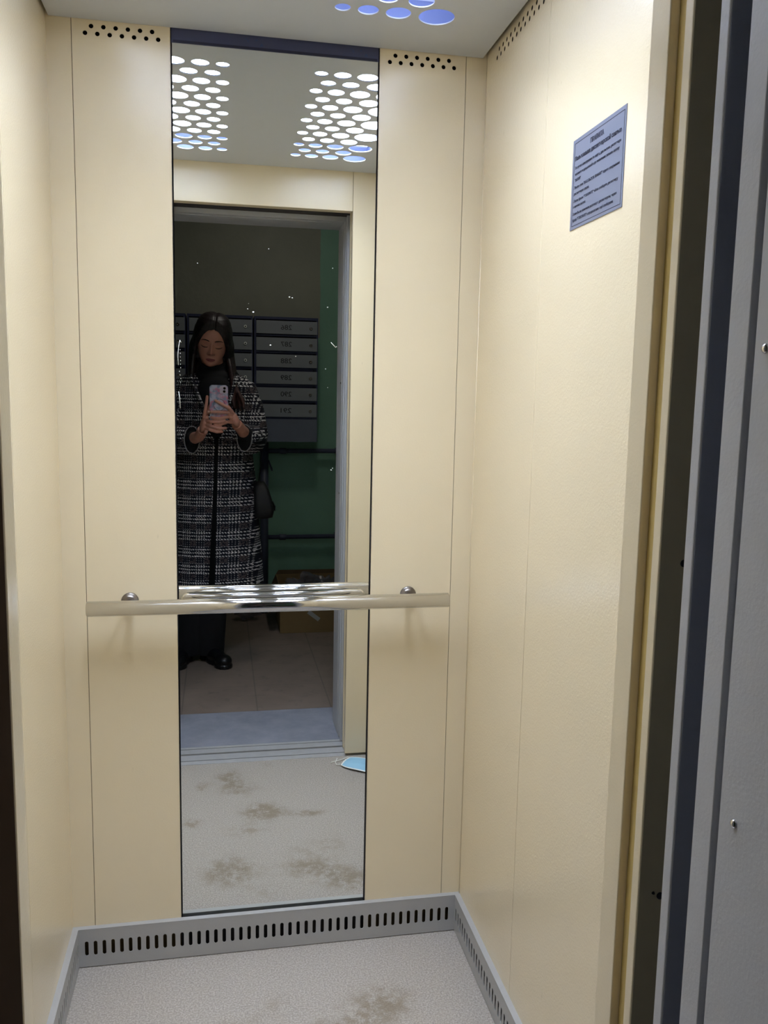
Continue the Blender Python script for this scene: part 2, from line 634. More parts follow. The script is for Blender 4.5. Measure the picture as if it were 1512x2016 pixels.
wr = thing('wall_right', 'cream painted right wall of the lift cabin', None, (XR, 0, 0), kind='structure')
SY = -0.370
holes = []
nh = 36
for i in range(nh):
    holes.append(circ(-0.074 - 0.0235 * i, ZLOW, 0.0044, 14))
    holes.append(circ(-0.0858 - 0.0235 * i, ZUP, 0.0044, 14))
hA = [h for h in holes if min(q[0] for q in h) > SY + 0.002]
hB = [h for h in holes if max(q[0] for q in h) < SY - 0.002]
plate('panel', rect(SY + g, 0.0, SKH - 0.005, 2.06), hA, 0.0005, plane_yz(XR + 0.00025), M['beige_side'], wr)
plate('panel', rect(DY, SY - g, SKH - 0.005, 2.06), hB, 0.0005, plane_yz(XR + 0.00025), M['beige_side'], wr)
boxes('seam_backing', [(XR + 0.002, XR + 0.004, SY - 0.01, SY + 0.01, 0.03, 2.06)], M['beige'], wr)
boxes('backing', [(XR + 0.03, XR + 0.035, DY - 0.04, 0.02, -0.02, 2.10)], M['black'], wr)
tube('corner_fold', [(XR - 0.0002, -0.006, 0.09), (XR - 0.0002, -0.006, ZC)], 0.0012, M['beige'], wr, seg=8)

wl = thing('wall_left', 'cream painted left wall of the lift cabin', None, (0, 0, 0), kind='structure')
SYL = -0.396
boxes('panel', [(-0.012, 0.0, SYL + g, 0.0, 0.03, 2.06)], M['beige_side'], wl)
boxes('panel', [(-0.012, 0.0, DY, SYL - g, 0.03, 2.06)], M['beige_side'], wl)
boxes('seam_backing', [(-0.016, -0.0005, SYL - 0.004, SYL + 0.004, 0.03, 2.06)], M['beige'], wl)

wf = thing('wall_front', 'cream painted front wall of the lift cabin around the doorway', None, (0, DY, 0), kind='structure')
boxes('return_panel', [(JR, XR + 0.012, DY - 0.038, DY, 0.010, 2.06)], M['beige'], wf, bevel=0.0015)
boxes('return_panel', [(-0.012, JL, DY - 0.038, DY, 0.010, 2.06)], M['beige'], wf, bevel=0.0015)
boxes('lintel_panel', [(JL, JR - 0.001, DY - 0.038, DY, LZ, 2.06)], M['beige'], wf, bevel=0.0012)
boxes('jamb_recess', [(JR + 0.010, JR + 0.05, DY - 0.063, DY - 0.0385, 0.0, 2.06)],
      M['ochre'], wf)
boxes('outer_skin', [(-0.012, JL - 0.0015, DY - 0.0392, DY - 0.0381, 0.012, 2.05)], M['rubber'], wf)  # thin sheet that paints shade onto the beige panel's outer face
boxes('jamb_seal', [(JL - 0.13, JL - 0.090, -1.177, DY - 0.0385, 0.0, 2.06)], M['rubber'], wf)  # dark strip painting the shade inside the left door gap

# cabin ceiling with perforated lamp fields
odd = [(0.5594, .0150), (0.608, .0198), (0.6658, .0240), (0.7403, .0345)]
even = [(0.582, .0175), (0.635, .0197), (0.6975, .0240)]
CX = 0.4495
ch = []
for k in range(13):
    y = -0.1695 - 0.0566 * k
    for hx, hr in (odd if k % 2 == 0 else even):
        ch.append(circ(hx, y, hr, 40))
        ch.append(circ(2 * CX - hx, y, hr, 40))
ce = thing('ceiling', 'white perforated ceiling panel of the lift cabin', None, (0.447, -0.5, ZC), kind='structure')
plate('perforated_panel', rect(0.006, XR - 0.009, DY + 0.002, -0.002), ch, 0.0022, plane_xy(ZC + 0.0011), M['ceil'], ce)
boxes('roof', [(-0.03, XR + 0.04, DY - 0.04, 0.05, 2.10, 2.12)], M['gap'], ce)

for nm, x0, x1, side in (('ceiling_light', 0.528, 0.790, 'right'), ('ceiling_light', 0.109, 0.371, 'left')):
    lt = thing(nm, 'white LED panel glowing through round ceiling holes, %s-hand field' % side, 'light', ((x0 + x1) / 2, -0.51, ZC + 0.03), group='LED lights above the perforated ceiling')
    y0, y1 = -0.905, -0.115
    boxes('lamp_tray', [(x0, x1, y0, y1, ZC + 0.060, ZC + 0.062), (x0 - 0.002, x0, y0, y1, ZC + 0.0035, ZC + 0.062), (x1, x1 + 0.002, y0, y1, ZC + 0.0035, ZC + 0.062),
                        (x0, x1, y0 - 0.002, y0, ZC + 0.0035, ZC + 0.062), (x0, x1, y1, y1 + 0.002, ZC + 0.0035, ZC + 0.062)], M['tray'], lt)
    t_ = emis('led_edge_glow', (0.40, 0.50, 1.0), 0.80, 0.10) if 'edge' not in M else M['edge']
    M['edge'] = t_
    c_ = emis('led_core', LED_COL, LED_POWER) if 'core' not in M else M['core']
    M['core'] = c_
    boxes('diffuser', [(x0 + 0.002, x1 - 0.002, y0 + 0.002, y1 - 0.002, ZC + 0.050, ZC + 0.052)], M['edge'], lt)
    boxes('led_panel', [(x0 + 0.004, x1 - 0.004, -0.850, -0.270, ZC + 0.040, ZC + 0.044)], M['core'], lt)

# cabin floor, sills
tag(boxes('floor', [(-0.01, XR + 0.01, -1.006, 0.01, -0.03, 0.0)], M['floor']), 'grey speckled linoleum floor of the lift cabin with brown dirt', kind='structure')
sl = thing('trim_1', 'aluminium cabin door sill', None, (0.45, -1.05, 0), kind='structure')
boxes('sill_plate', [(-0.02, 0.92, -1.034, -1.006, -0.02, 0.001), (-0.02, 0.92, -1.084, -1.040, -0.02, 0.001), (-0.02, 0.92, -1.084, -1.006, -0.025, -0.012)], M['alu'], sl)
sl2 = thing('trim_2', 'aluminium landing door sill', None, (0.45, -1.13, 0), kind='structure')
boxes('sill_plate', [(-0.02, 1.3, -1.135, -1.098, -0.02, 0.0005), (-0.02, 1.3, -1.156, -1.140, -0.02, 0.0005), (-0.02, 1.3, -1.156, -1.098, -0.025, -0.010)], M['alu'], sl2)


# skirting with ventilation slots
def skirt(name, kind_axis, a0, a1, fixed, sgn, first, pitch, n, label):
    e = thing(name, label, None, ((a0 + a1) / 2, fixed, 0) if kind_axis == 'x' else (fixed, (a0 + a1) / 2, 0), kind='structure')
    hs = [slot(first + pitch * i, 0.046, 0.0040, 0.0172) for i in range(n)]
    if kind_axis == 'x':
        plate('slotted_face', rect(a0, a1, 0.002, SKH - 0.001), hs, 0.0014, plane_xz(fixed + 0.0007), M['sk'], e)
        boxes('top_ledge', [(a0, a1, fixed, 0.0, SKH - 0.0014, SKH)], M['sk'], e)
    else:
        plate('slotted_face', rect(a0, a1, 0.002, SKH - 0.001), hs, 0.0014, plane_yz(fixed - sgn * 0.0007), M['sk'], e)
        xx0, xx1 = sorted((fixed, fixed - sgn * SKD))
        boxes('top_ledge', [(xx0, xx1, a0, a1, SKH - 0.0014, SKH)], M['sk'], e)
    return e


skirt('baseboard_back', 'x', SKD, XR - SKD, -SKD, 1, 0.030, 0.01889, 45, 'grey slotted rear skirting of the cabin')
skirt('baseboard_right', 'y', DY + 0.004, -SKD * 0 , XR - SKD, -1, -0.950, 0.0189, 50, 'grey slotted right skirting of the cabin')
skirt('baseboard_left', 'y', DY + 0.004, 0.0, SKD, 1, -0.950, 0.0189, 50, 'grey slotted left skirting of the cabin')
# ------------------------------------------------------------------ doors and landing portal
d1 = thing('door_1', 'cream cabin door leaf slid open to the right', None, (1.05, -1.075, 0), kind='structure')
boxes('door_leaf', [(JR + 0.0015, 1.36, DY - 0.0795, DY - 0.0645, 0.004, 1.95)], M['beige'], d1, bevel=0.0015)
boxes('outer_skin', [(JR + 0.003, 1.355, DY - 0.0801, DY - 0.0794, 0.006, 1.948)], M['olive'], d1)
lathe('screw', [(0, .004), (.0015, .0035), (.002, 0.001)], (0.791, DY - 0.0801, 1.119), (0, -1, 0), M['black'], d1, 12)
lathe('screw', [(0, .004), (.0015, .0035), (.002, 0.001)], (0.789, DY - 0.0801, 0.757), (0, -1, 0), M['black'], d1, 12)
lathe('screw', [(0, .0018), (.0015, .0012), (.002, 0.001)], (0.781, DY - 0.0801, 0.761), (0, -1, 0), M['black'], d1, 12)
d2 = thing('door_2', 'grey landing door leaf slid open to the right', None, (1.05, -1.14, 0), kind='structure')
boxes('door_leaf', [(JR, 1.36, -1.146, -1.131, 0.004, 1.93)], M['greym'], d2, bevel=0.0015)
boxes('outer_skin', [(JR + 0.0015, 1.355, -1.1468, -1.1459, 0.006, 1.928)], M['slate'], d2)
pf = thing('trim_3', 'grey painted steel frame of the landing doorway', None, (0.45, -1.26, 0), kind='structure')


def ring(y0, y1, inset):
    return [(JR + inset, JR + 0.09, y0, y1, 0.0, 2.0), (JL - 0.09, JL - inset, y0, y1, 0.0, 2.0),
            (JL - inset, JR + inset, y0, y1, LZ + inset, 2.0)]


boxes('inner_flange', ring(-1.207, -1.178, 0.0), M['greym'], pf, bevel=0.001)
boxes('groove', ring(-1.2165, -1.2075, 0.007), M['greym'], pf)
boxes('jamb_lining', ring(-1.335, -1.217, 0.0), M['greym'], pf, bevel=0.001)
boxes('architrave', [(JR, JR + 0.11, -1.345, -1.3355, 0.0, 2.0), (JL - 0.11, JL, -1.345, -1.3355, 0.0, 2.0), (JL, JR, -1.345, -1.3355, LZ, 2.0)], M['greym'], pf)
boxes('header_stop', [(JL - 0.05, JR + 0.05, -1.160, -1.112, LZ + 0.012, 1.99)], M['gap'], pf)  # dark fill that paints the shaded gap above the doors
for yy, zz_ in ((-1.239, 0.922), (-1.2315, 1.325)):
    lathe('rivet', [(0, .0042), (.0012, .004), (.0024, .0026), (.003, .0005)], (JR, yy, zz_), (-1, 0, 0), M['steel'], pf, 14)

# lift shaft and landing room
tag(boxes('wall_landing', [(-1.2, JL - 0.09, -1.334, -1.22, 0, 2.6), (JR + 0.09, 2.2, -1.334, -1.22, 0, 2.6), (JL - 0.09, JR + 0.09, -1.334, -1.22, 2.0, 2.6)], M['green']),
    'green painted landing wall around the lift doorway', kind='structure')
tag(boxes('wall_far', [(-1.2, 2.2, WALLY - 0.1, WALLY, 0, 2.6)], M['green']), 'green painted landing wall behind the mailboxes', kind='structure')
tag(boxes('wall_side', [(-1.3, -1.2, WALLY - 0.1, -1.22, 0, 2.6)], M['green']), 'side wall of the landing on the left', kind='structure')
tag(boxes('wall_side', [(2.2, 2.3, WALLY - 0.1, -1.22, 0, 2.6)], M['green']), 'side wall of the landing on the right', kind='structure')
tag(boxes('ceiling', [(-1.3, 2.3, WALLY - 0.1, -1.22, 2.6, 2.7)], M['dim']), 'whitewashed ceiling of the landing', kind='structure')
tag(boxes('floor', [(-1.3, 2.3, WALLY - 0.1, -1.488, -0.05, 0.0)], M['tile']), 'worn brown grey tiled floor of the landing', kind='structure')
tag(boxes('floor', [(-1.3, 2.3, -1.488, -1.157, -0.05, -0.0005)], M['thresh']), 'blue grey concrete threshold strip in front of the lift', kind='structure')

# ------------------------------------------------------------------ mirror
def my(z):
    return 0.0068 - 0.0027 * (z - 0.1)


mi = thing('mirror', 'tall narrow full-height mirror on the rear cabin wall', 'mirror', (0.449, 0.004, 0.09))


def mirror_pane(name, x0, x1, z0, z1):
    bm = bmesh.new()
    th = 0.004
    vs = []
    for z in (z0, z1):
        for x, dy in ((x0, 0), (x1, 0), (x1, th), (x0, th)):
            vs.append(bm.verts.new((x, my(z) + dy, z)))
    for q in ((0, 3, 2, 1), (4, 5, 6, 7), (0, 1, 5, 4), (1, 2, 6, 5), (2, 3, 7, 6), (3, 0, 4, 7)):
        bm.faces.new([vs[i] for i in q])
    me = bpy.data.meshes.new(name)
    bm.to_mesh(me)
    bm.free()
    return link(name, me, M['mirror'], mi)


PZ0, PZ1 = 0.806, 0.861
mirror_pane('upper_pane', ML + 0.0018, MR - 0.0018, PZ1 - 0.002, 1.9775)
mirror_pane('lower_pane', ML + 0.0018, MR - 0.0018, 0.070, PZ0 + 0.002)
boxes('joint_plate', [(ML + 0.0022, MR - 0.0022, 0.0005, 0.0045, PZ0, PZ1)], M['plate'], mi, bevel=0.0006)
# stadium embossing on the joint plate
bm = bmesh.new()
zc_, hh_ = 0.836, 0.0165
xa, xb = ML + 0.007 + hh_, MR - 0.011 - hh_
loop = []
for k in range(13):
    a = -math.pi / 2 + math.pi * k / 12
    loop.append((xb + hh_ * math.cos(a), zc_ + hh_ * math.sin(a)))
for k in range(13):
    a = math.pi / 2 + math.pi * k / 12
    loop.append((xa + hh_ * math.cos(a), zc_ + hh_ * math.sin(a)))
rings = []
for sh, dy in ((0.0, 0.0006), (0.0012, -0.0010), (0.0035, -0.0018), (0.009, -0.0024)):
    rr = []
    for (x, z) in loop:
        cx = min(max(x, xa), xb)
        dx, dz = x - cx, z - zc_
        L = math.hypot(dx, dz)
        s_ = (L - sh) / L
        rr.append(bm.verts.new((cx + dx * s_, dy, zc_ + dz * s_)))
    rings.append(rr)
n_ = len(loop)
for i in range(len(rings) - 1):
    for k in range(n_):
        bm.faces.new((rings[i][k], rings[i][(k + 1) % n_], rings[i + 1][(k + 1) % n_], rings[i + 1][k]))
bm.faces.new(rings[-1])
bmesh.ops.recalc_face_normals(bm, faces=bm.faces[:])
me = bpy.data.meshes.new('embossed_rib')
bm.to_mesh(me)
bm.free()
link('embossed_rib', me, M['plate'], mi)
tf = boxes('top_strip', [(ML + 0.0004, MR - 0.0004, 0.0012, 0.0055, 1.9765, 2.03)], M['navy'], mi)
tf['label'] = 'dark blue film covered top strip of the mirror'
boxes('top_lip', [(ML + 0.004, MR - 0.004, -0.0006, 0.0012, 1.9770, 1.9815)], simple('strip_shadow_navy', srgb(18, 22, 52), 0.5), mi)  # very dark navy lip along the strip's lower edge
for xx_ in (0.384, 0.600):
    text_mesh('film_print', '\u00b0c', 0.010, Matrix.Translation((xx_, 0.0010, 1.9905)) @ XZ, M['bluemark'], tf)
    text_mesh('film_print', '\u00b0', 0.012, Matrix.Translation((xx_ + 0.020, 0.0010, 1.9885)) @ XZ, M['bluemark'], tf)
    text_mesh('film_print', 'A', 0.009, Matrix.Translation((xx_ + 0.030, 0.0010, 1.9840)) @ XZ, M['bluemark'], tf)
bm = bmesh.new()
random.seed(5)
for (x, z, rr) in [(.432, 1.586, .0011), (.476, 1.489, .0015), (.388, 1.461, .0011), (.400, 1.455, .0019), (.436, 1.387, .0018), (.568, 1.553, .0010), (.578, 1.388, .0010),
                   (.558, 1.471, .0012), (.331, 1.788, .0012), (.482, 1.4875, .0014), (.285, 1.55, .0012), (.560, 1.30, .0008), (.57, 1.12, .0014), (.573, 1.124, .0010), (.555, 1.34, .0009),
                   (.39, 1.472, .0007), (.49, 1.365, .0009)]:
    ell_bm(bm, (x, my(z) - 0.0001, z), (rr * 1.2, 0.0003, rr * 0.8), u=10, v=6)
for pts in ([(.2475, 1.392), (.2450, 1.378), (.2432, 1.360), (.2440, 1.340)], [(.2440, 1.285), (.2462, 1.27), (.2468, 1.25)], [(.566, 1.397), (.577, 1.386)], [(.2475, 1.392), (.2500, 1.387)]):
    tube_bm(bm, [(a, my(b) - 0.0002, b) for a, b in pts], 0.0007, 6)
for k in range(10):
    ell_bm(bm, (.2475 + random.uniform(-.0015, .0015), my(1.33) - 0.0001, 1.372 - 0.0075 * k), (.0006, .0002, .0012), u=8, v=5)
me = bpy.data.meshes.new('dried_splash')
bm.to_mesh(me)
bm.free()
o = link('dried_splash', me, M['speck'], mi, True)
o['kind'] = 'stuff'
o['label'] = 'pale dried specks and drips on the glass'

# ------------------------------------------------------------------ handrail
RZ, RY, RR = 0.8352, -0.060, 0.0160
hr = thing('handrail', 'polished steel handrail across the rear cabin wall', 'handrail', (0.4425, 0, RZ))
lathe('rail_tube', [(0, RR - 0.002), (0.0012, RR), (0.7718, RR), (0.773, RR - 0.002)], (0.0562, RY, RZ), (1, 0, 0), M['steel'], hr, 48)
for bx_ in (0.137, 0.749):
    fl = lathe('wall_flange', [(0, .0185), (.0030, .0185), (.0050, .0165), (.0056, .0130), (.0075, .0120), (.0085, .0100)], (bx_, 0, RZ + 0.001), (0, -1, 0), M['steeld'], hr)
    tube('bracket_rod', [(bx_, -0.004, RZ), (bx_, RY + 0.010, RZ)], 0.0075, M['steel'], hr)

# ------------------------------------------------------------------ notice on the right wall
no = thing('notice_sticker', 'lilac grey rules sticker with Cyrillic print on the right cabin wall', 'notice', (XR, -0.592, 1.5565))
NY0, NY1, NZ0, NZ1 = -0.4995, -0.6850, 1.5565, 1.6965
boxes('sticker_sheet', [(XR - 0.0009, XR - 0.0001, NY1, NY0, NZ0, NZ1)], M['notice'], no)
RN = Matrix(((0, 0, -1, 0), (-1, 0, 0, 0), (0, 1, 0, 0), (0, 0, 0, 1)))  # text x -> -y, text y -> +z
bw = 0.0006
ia, ib, ja, jb = NY0 - 0.007, NY1 + 0.005, NZ0 + 0.005, NZ1 - 0.006
boxes('border_line', [(XR - 0.0012, XR - 0.0009, ib, ia, ja, ja + bw), (XR - 0.0012, XR - 0.0009, ib, ia, jb - bw, jb),
                      (XR - 0.0012, XR - 0.0009, ib, ib + bw, ja, jb), (XR - 0.0012, XR - 0.0009, ia - bw, ia, ja, jb)], M['noticeink'], no)
lines = [(0.066, 0.0205, 0.0100, 0.048, 'ПРАВИЛА', .0003), (0.010, 0.0335, 0.0088, 0.163, 'Пользования диспетчерской связью', .0003),
         (0.013, 0.047, 0.0060, 0.160, 'В случае неисправности лифта, для вызова диспетчера', 0), (0.013, 0.0565, 0.0060, 0.156, 'нажмите и удерживайте до появления сигнала кнопку', 0),
         (0.013, 0.066, 0.0060, 0.022, '"ВЫЗОВ"', 0), (0.009, 0.0775, 0.0060, 0.163, '- После слов "ВАШ ВЫЗОВ ПРИНЯТ" ждите соединения', 0),
         (0.011, 0.087, 0.0060, 0.058, 'диспетчера связи.', 0), (0.009, 0.0985, 0.0060, 0.160, '- После фразы "ГОВОРИТЕ" чётко сообщите диспетчеру', 0),
         (0.011, 0.107, 0.0060, 0.048, 'о причине вызова.', 0), (0.009, 0.1185, 0.0060, 0.158, '- Если Вы не окончили разговор с диспетчером, через', 0),
         (0.011, 0.128, 0.0060, 0.146, 'фразу "ГОВОРИТЕ" в продолжение ещё сообщения.', 0)]
for xo, zo, sz, wd, s_, bo in lines:
    text_mesh('printed_line', s_, sz, Matrix.Translation((XR - 0.0012, NY0 - xo, NZ1 - zo)) @ RN, M['noticeink'], no, bold=bo, width=wd)

# ------------------------------------------------------------------ mailboxes
def mailbox(x0, x1, nums, label, lockbright):
    e = thing('mailbox_unit', label, 'mailbox', ((x0 + x1) / 2, -2.99, 1.012), group='mailbox units on the landing wall')
    yf = -2.925
    zt, zb = 1.695, 1.012
    boxes('case', [(x0, x0 + 0.010, WALLY + 0.001, yf, zb, zt), (x1 - 0.010, x1, WALLY + 0.001, yf, zb, zt), (x0 + 0.010, x1 - 0.010, WALLY + 0.001, WALLY + 0.006, zb, zt),
                   (x0 + 0.010, x1 - 0.010, WALLY + 0.006, yf, zt - 0.014, zt), (x0 + 0.010, x1 - 0.010, WALLY + 0.006, yf - 0.02, zb, zb + 0.01)], M['mailnavy'], e)
    boxes('lower_apron', [(x0 + 0.001, x1 - 0.001, yf - 0.002, yf + 0.001, zb, 1.138)], M['apron'], e)
    for k in range(6):
        a = 1.674 - 0.0907 * k
        b = a - 0.0700
        dr = boxes('door', [(x0 + 0.011, x1 - 0.004, yf - 0.002, yf + 0.002, b, a)], M['mailbox'], e, bevel=0.0008)
        boxes('slot_shelf', [(x0 + 0.010, x1 - 0.010, yf - 0.03, yf - 0.006, b - 0.012, b - 0.001)], M['mailnavy'], e)
        lx, lz = x1 - 0.040, (a + b) / 2 - 0.002
        lathe('lock', [(0, .0085), (.003, .0085), (.004, .0070), (.0042, .0040), (.0030, .0035)], (lx, yf + 0.002, lz), (0, 1, 0), M['speck'] if lockbright else M['steeld'], dr, 18)
        if lockbright:
            lathe('keyhole', [(0, .0040), (.0012, .0038)], (lx, yf + 0.0045, lz), (0, 1, 0), M['black'], dr, 14)
        if nums:
            mt = Matrix.Translation((x0 + 0.205, yf + 0.0023, (a + b) / 2 - 0.012)) @ Matrix(((-1, 0, 0, 0), (0, 0, 1, 0), (0, 1, 0, 0), (0, 0, 0, 1)))
            text_mesh('number', nums[k], 0.037, mt, M['ink'], dr, width=0.060)
            dr.children[-1].data.transform(Matrix.Translation((0, 0, 0)))
    return e


mailbox(0.516, 0.866, ['286', '287', '288', '289', '290', '291'], 'grey mailbox unit with handwritten numbers 286 to 291, nearest the doorway edge', False)
mailbox(0.158, 0.508, None, 'grey mailbox unit with round locks directly behind the woman', True)
mailbox(-0.200, 0.150, None, 'grey mailbox unit at the left edge of the mirror reflection', False)

# ------------------------------------------------------------------ pipes
for z, lab in ((0.952, 'upper dark blue painted horizontal pipe on the green wall'), (0.450, 'lower dark blue painted horizontal pipe on the green wall')):
    e = thing('heating_pipe', lab, 'pipe', (1.2, -3.05, z), group='horizontal pipes on the green wall')
    tube('pipe_run', [(0.602, -3.05, z), (2.19, -3.05, z + 0.008)], 0.0130, M['pipe'], e)
    tube('coupling', [(0.662, -3.05, z), (0.668, -3.05, z), (0.700, -3.05, z), (0.706, -3.05, z)], [0.0135, 0.0175, 0.0175, 0.0135], M['pipe'], e)
    boxes('pipe_clip', [(0.99, 1.01, WALLY + 0.001, -3.034, z - 0.016, z + 0.018)], M['pipe'], e, bevel=0.002)
e = thing('riser_pipe', 'dark blue vertical riser pipe beside the woman below the mailboxes', 'pipe', (0.580, -3.05, 0.0))
tube('riser_run', [(0.578, -3.05, 0.0), (0.578, -3.05, 1.00)], 0.0235, M['pipe'], e)
tube('valve_lever', [(0.600, -3.04, 0.900), (0.618, -3.03, 0.850), (0.622, -3.03, 0.838)], [0.004, 0.006, 0.004], M['pipe'], e, seg=10)

# ------------------------------------------------------------------ cardboard box, plastic
cb = thing('cardboard_box', 'open brown cardboard box on the landing floor by the green wall', 'box', (0.87, -2.80, 0))
bx0, bx1, by0, by1, bh = 0.640, 1.100, -2.980, -2.600, 0.245
boxes('carton', [(bx0, bx1, by0, by1, 0.001, 0.005), (bx0, bx0 + 0.004, by0, by1, 0.005, bh), (bx1 - 0.004, bx1, by0, by1, 0.005, bh),
                 (bx0 + 0.004, bx1 - 0.004, by0, by0 + 0.004, 0.005, bh), (bx0 + 0.004, bx1 - 0.004, by1 - 0.004, by1, 0.005, bh)], M['card'], cb)
bm = bmesh.new()
for (q, mats) in (([(bx0, by0, bh), (bx1, by0, bh), (bx1 - .02, by0 - 0.06, bh + 0.012), (bx0 + .02, by0 - 0.06, bh + 0.012)], 0),
                  ([(bx0, by0, bh), (bx0, by1, bh), (bx0 - 0.045, by1 - .02, bh - 0.10), (bx0 - 0.045, by0 + .02, bh - 0.10)], 0)):
    bm.faces.new([bm.verts.new(c) for c in q])
bmesh.ops.solidify(bm, geom=bm.faces[:], thickness=0.003)
me = bpy.data.meshes.new('flap')
bm.to_mesh(me)
bm.free()
link('flap', me, M['cardin'], cb)
bm = bmesh.new()
bm_box(bm, 0, 0.075, 0, 0.0008, 0, 0.022)
bmesh.ops.transform(bm, matrix=Matrix.Translation((0.785, by1 + 0.0003, 0.108)) @ Matrix.Rotation(math.radians(38), 4, 'Y'), verts=bm.verts[:])
me = bpy.data.meshes.new('tape_strip')
bm.to_mesh(me)
bm.free()
link('tape_strip', me, M['tape'], cb)


def crumple(name, c, r_, seed, mat, label, cat, n=4):
    random.seed(seed)
    bm = bmesh.new()
    bmesh.ops.create_icosphere(bm, subdivisions=n, radius=1.0)
    import mathutils
    for v in bm.verts:
        q = v.co * 2.2 + Vector((seed, seed * 2, 0))
        a = mathutils.noise.noise(q) + 0.6 * abs(mathutils.noise.noise(q * 2.3)) + 0.4 * abs(mathutils.noise.noise(q * 5.1))
        v.co *= 1.0 + 0.55 * a - 0.25
        v.co = Vector((v.co.x * r_[0], v.co.y * r_[1], v.co.z * r_[2]))
    mz = min(v.co.z for v in bm.verts)
    for v in bm.verts:
        v.co += Vector(c) - Vector((0, 0, mz))
    me = bpy.data.meshes.new(name)
    bm.to_mesh(me)
    bm.free()
    o = link(name, me, mat)
    me.transform(Matrix.Translation(-Vector(c)))
    o.location = c
    return tag(o, label, cat)


crumple('plastic_wrap', (0.86, -2.79, 0.006), (0.19, 0.15, 0.115), 3, M['plastic'], 'crumpled clear plastic wrap filling the cardboard box', 'plastic wrap', 5)
crumple('plastic_bag', (0.47, -2.90, 0.0), (0.07, 0.05, 0.045), 8, M['plastic'], 'small crumpled clear plastic bag on the tiles behind the woman', 'bag', 4)

# ------------------------------------------------------------------ face mask on the cabin floor
fm = thing('face_mask', 'light blue disposable face mask lying on the cabin floor by the doorway', 'face mask', (0.80, -0.90, 0.0))
mrot = Matrix.Translation((0.803, -0.918, 0.0)) @ Matrix.Rotation(math.radians(34), 4, 'Z')
MWX, MWY = 0.0620, 0.0500


def mask_z(u, v):
    z = 0.006 + 0.006 * math.cos(u * 1.4) * math.cos(v * 1.3)
    return z


bm = bmesh.new()
NU, NV = 40, 34
gridv = []
for i in range(NU + 1):
    col = []
    u = -1 + 2 * i / NU
    for j in range(NV + 1):
        v = -1 + 2 * j / NV
        wv = 1.0 - 0.30 * max(0, -u) ** 3
        z = mask_z(u, v)
        for pv in (-0.22, 0.10):
            z += 0.0022 * math.exp(-((v - pv) / 0.05) ** 2)
            z -= 0.0018 * math.exp(-((v - pv + 0.1) / 0.05) ** 2)
        col.append(bm.verts.new((u * MWX + 0.004 * v * v, v * MWY * wv, z)))
    gridv.append(col)
pleats = []
for i in range(NU):
    for j in range(NV):
        fc = bm.faces.new((gridv[i][j], gridv[i + 1][j], gridv[i + 1][j + 1], gridv[i][j + 1]))
        v = -1 + 2 * (j + 0.5) / NV
        if abs(v + 0.30) < 0.060 or abs(v - 0.06) < 0.060:
            fc.material_index = 1
        elif abs(v) > 0.88 or i < 2:
            fc.material_index = 2
bmesh.ops.transform(bm, matrix=mrot, verts=bm.verts[:])
me = bpy.data.meshes.new('mask_sheet')
bm.to_mesh(me)
bm.free()
link('mask_sheet', me, [M['maskb'], M['maskd'], M['maskw']], fm, True)
for pts in ([(-0.061, -0.034, .008), (-0.072, -0.020, .004), (-0.080, 0.000, .005), (-0.096, 0.016, .003), (-0.100, 0.028, .003)],
            [(-0.060, 0.034, .008), (-0.074, 0.036, .004), (-0.086, 0.020, .004), (-0.092, -0.006, .007), (-0.098, -0.012, .004)]):
    tube('ear_loop', [mrot @ Vector(q) for q in pts], 0.0014, M['maskw'], fm, seg=8)

# ------------------------------------------------------------------ the woman with the phone (seen in the mirror)
pe = thing('person', 'woman in a black and white plaid coat holding up a phone, long dark hair', 'person', (0.30, -2.20, 0.0))
HM = (Matrix.Translation((0.297, -2.168, 1.507)) @ Matrix.Rotation(math.radians(6), 4, 'Y') @ Matrix.Rotation(math.radians(-14), 4, 'X'))
HR = HM.to_3x3()


def H(x, y, z):
    return HM @ Vector((x, y, z))


def hell(bm, c, r_, u=24, v=16):
    ell_bm(bm, H(*c), r_, HR, u, v)


HP = [(.1180, .010, .006, -.028), (.1130, .030, .030, -.052), (.1020, .047, .049, -.072), (.0850, .060, .065, -.088), (.0600, .0685, .0770, -.098), (.0350, .0700, .0815, -.101),
      (.0120, .0685, .0805, -.099), (-.0100, .0660, .0780, -.094), (-.0300, .0630, .0765, -.084), (-.0500, .0580, .0755, -.070), (-.0700, .0500, .0735, -.055),
      (-.0850, .0410, .0705, -.044), (-.0970, .0300, .0650, -.032), (-.1050, .0170, .0540, -.020), (-.1080, .0030, .0440, -.008)]


def hp_at(z):
    for p0, p1 in zip(HP, HP[1:]):
        if p1[0] <= z <= p0[0]:
            k = (p0[0] - z) / (p0[0] - p1[0])
            return tuple(p0[i] + (p1[i] - p0[i]) * k for i in (1, 2, 3))
    return HP[-1][1:] if z < 0 else HP[0][1:]


def gs(v, c, w):
    return math.exp(-((v - c) / w) ** 2)


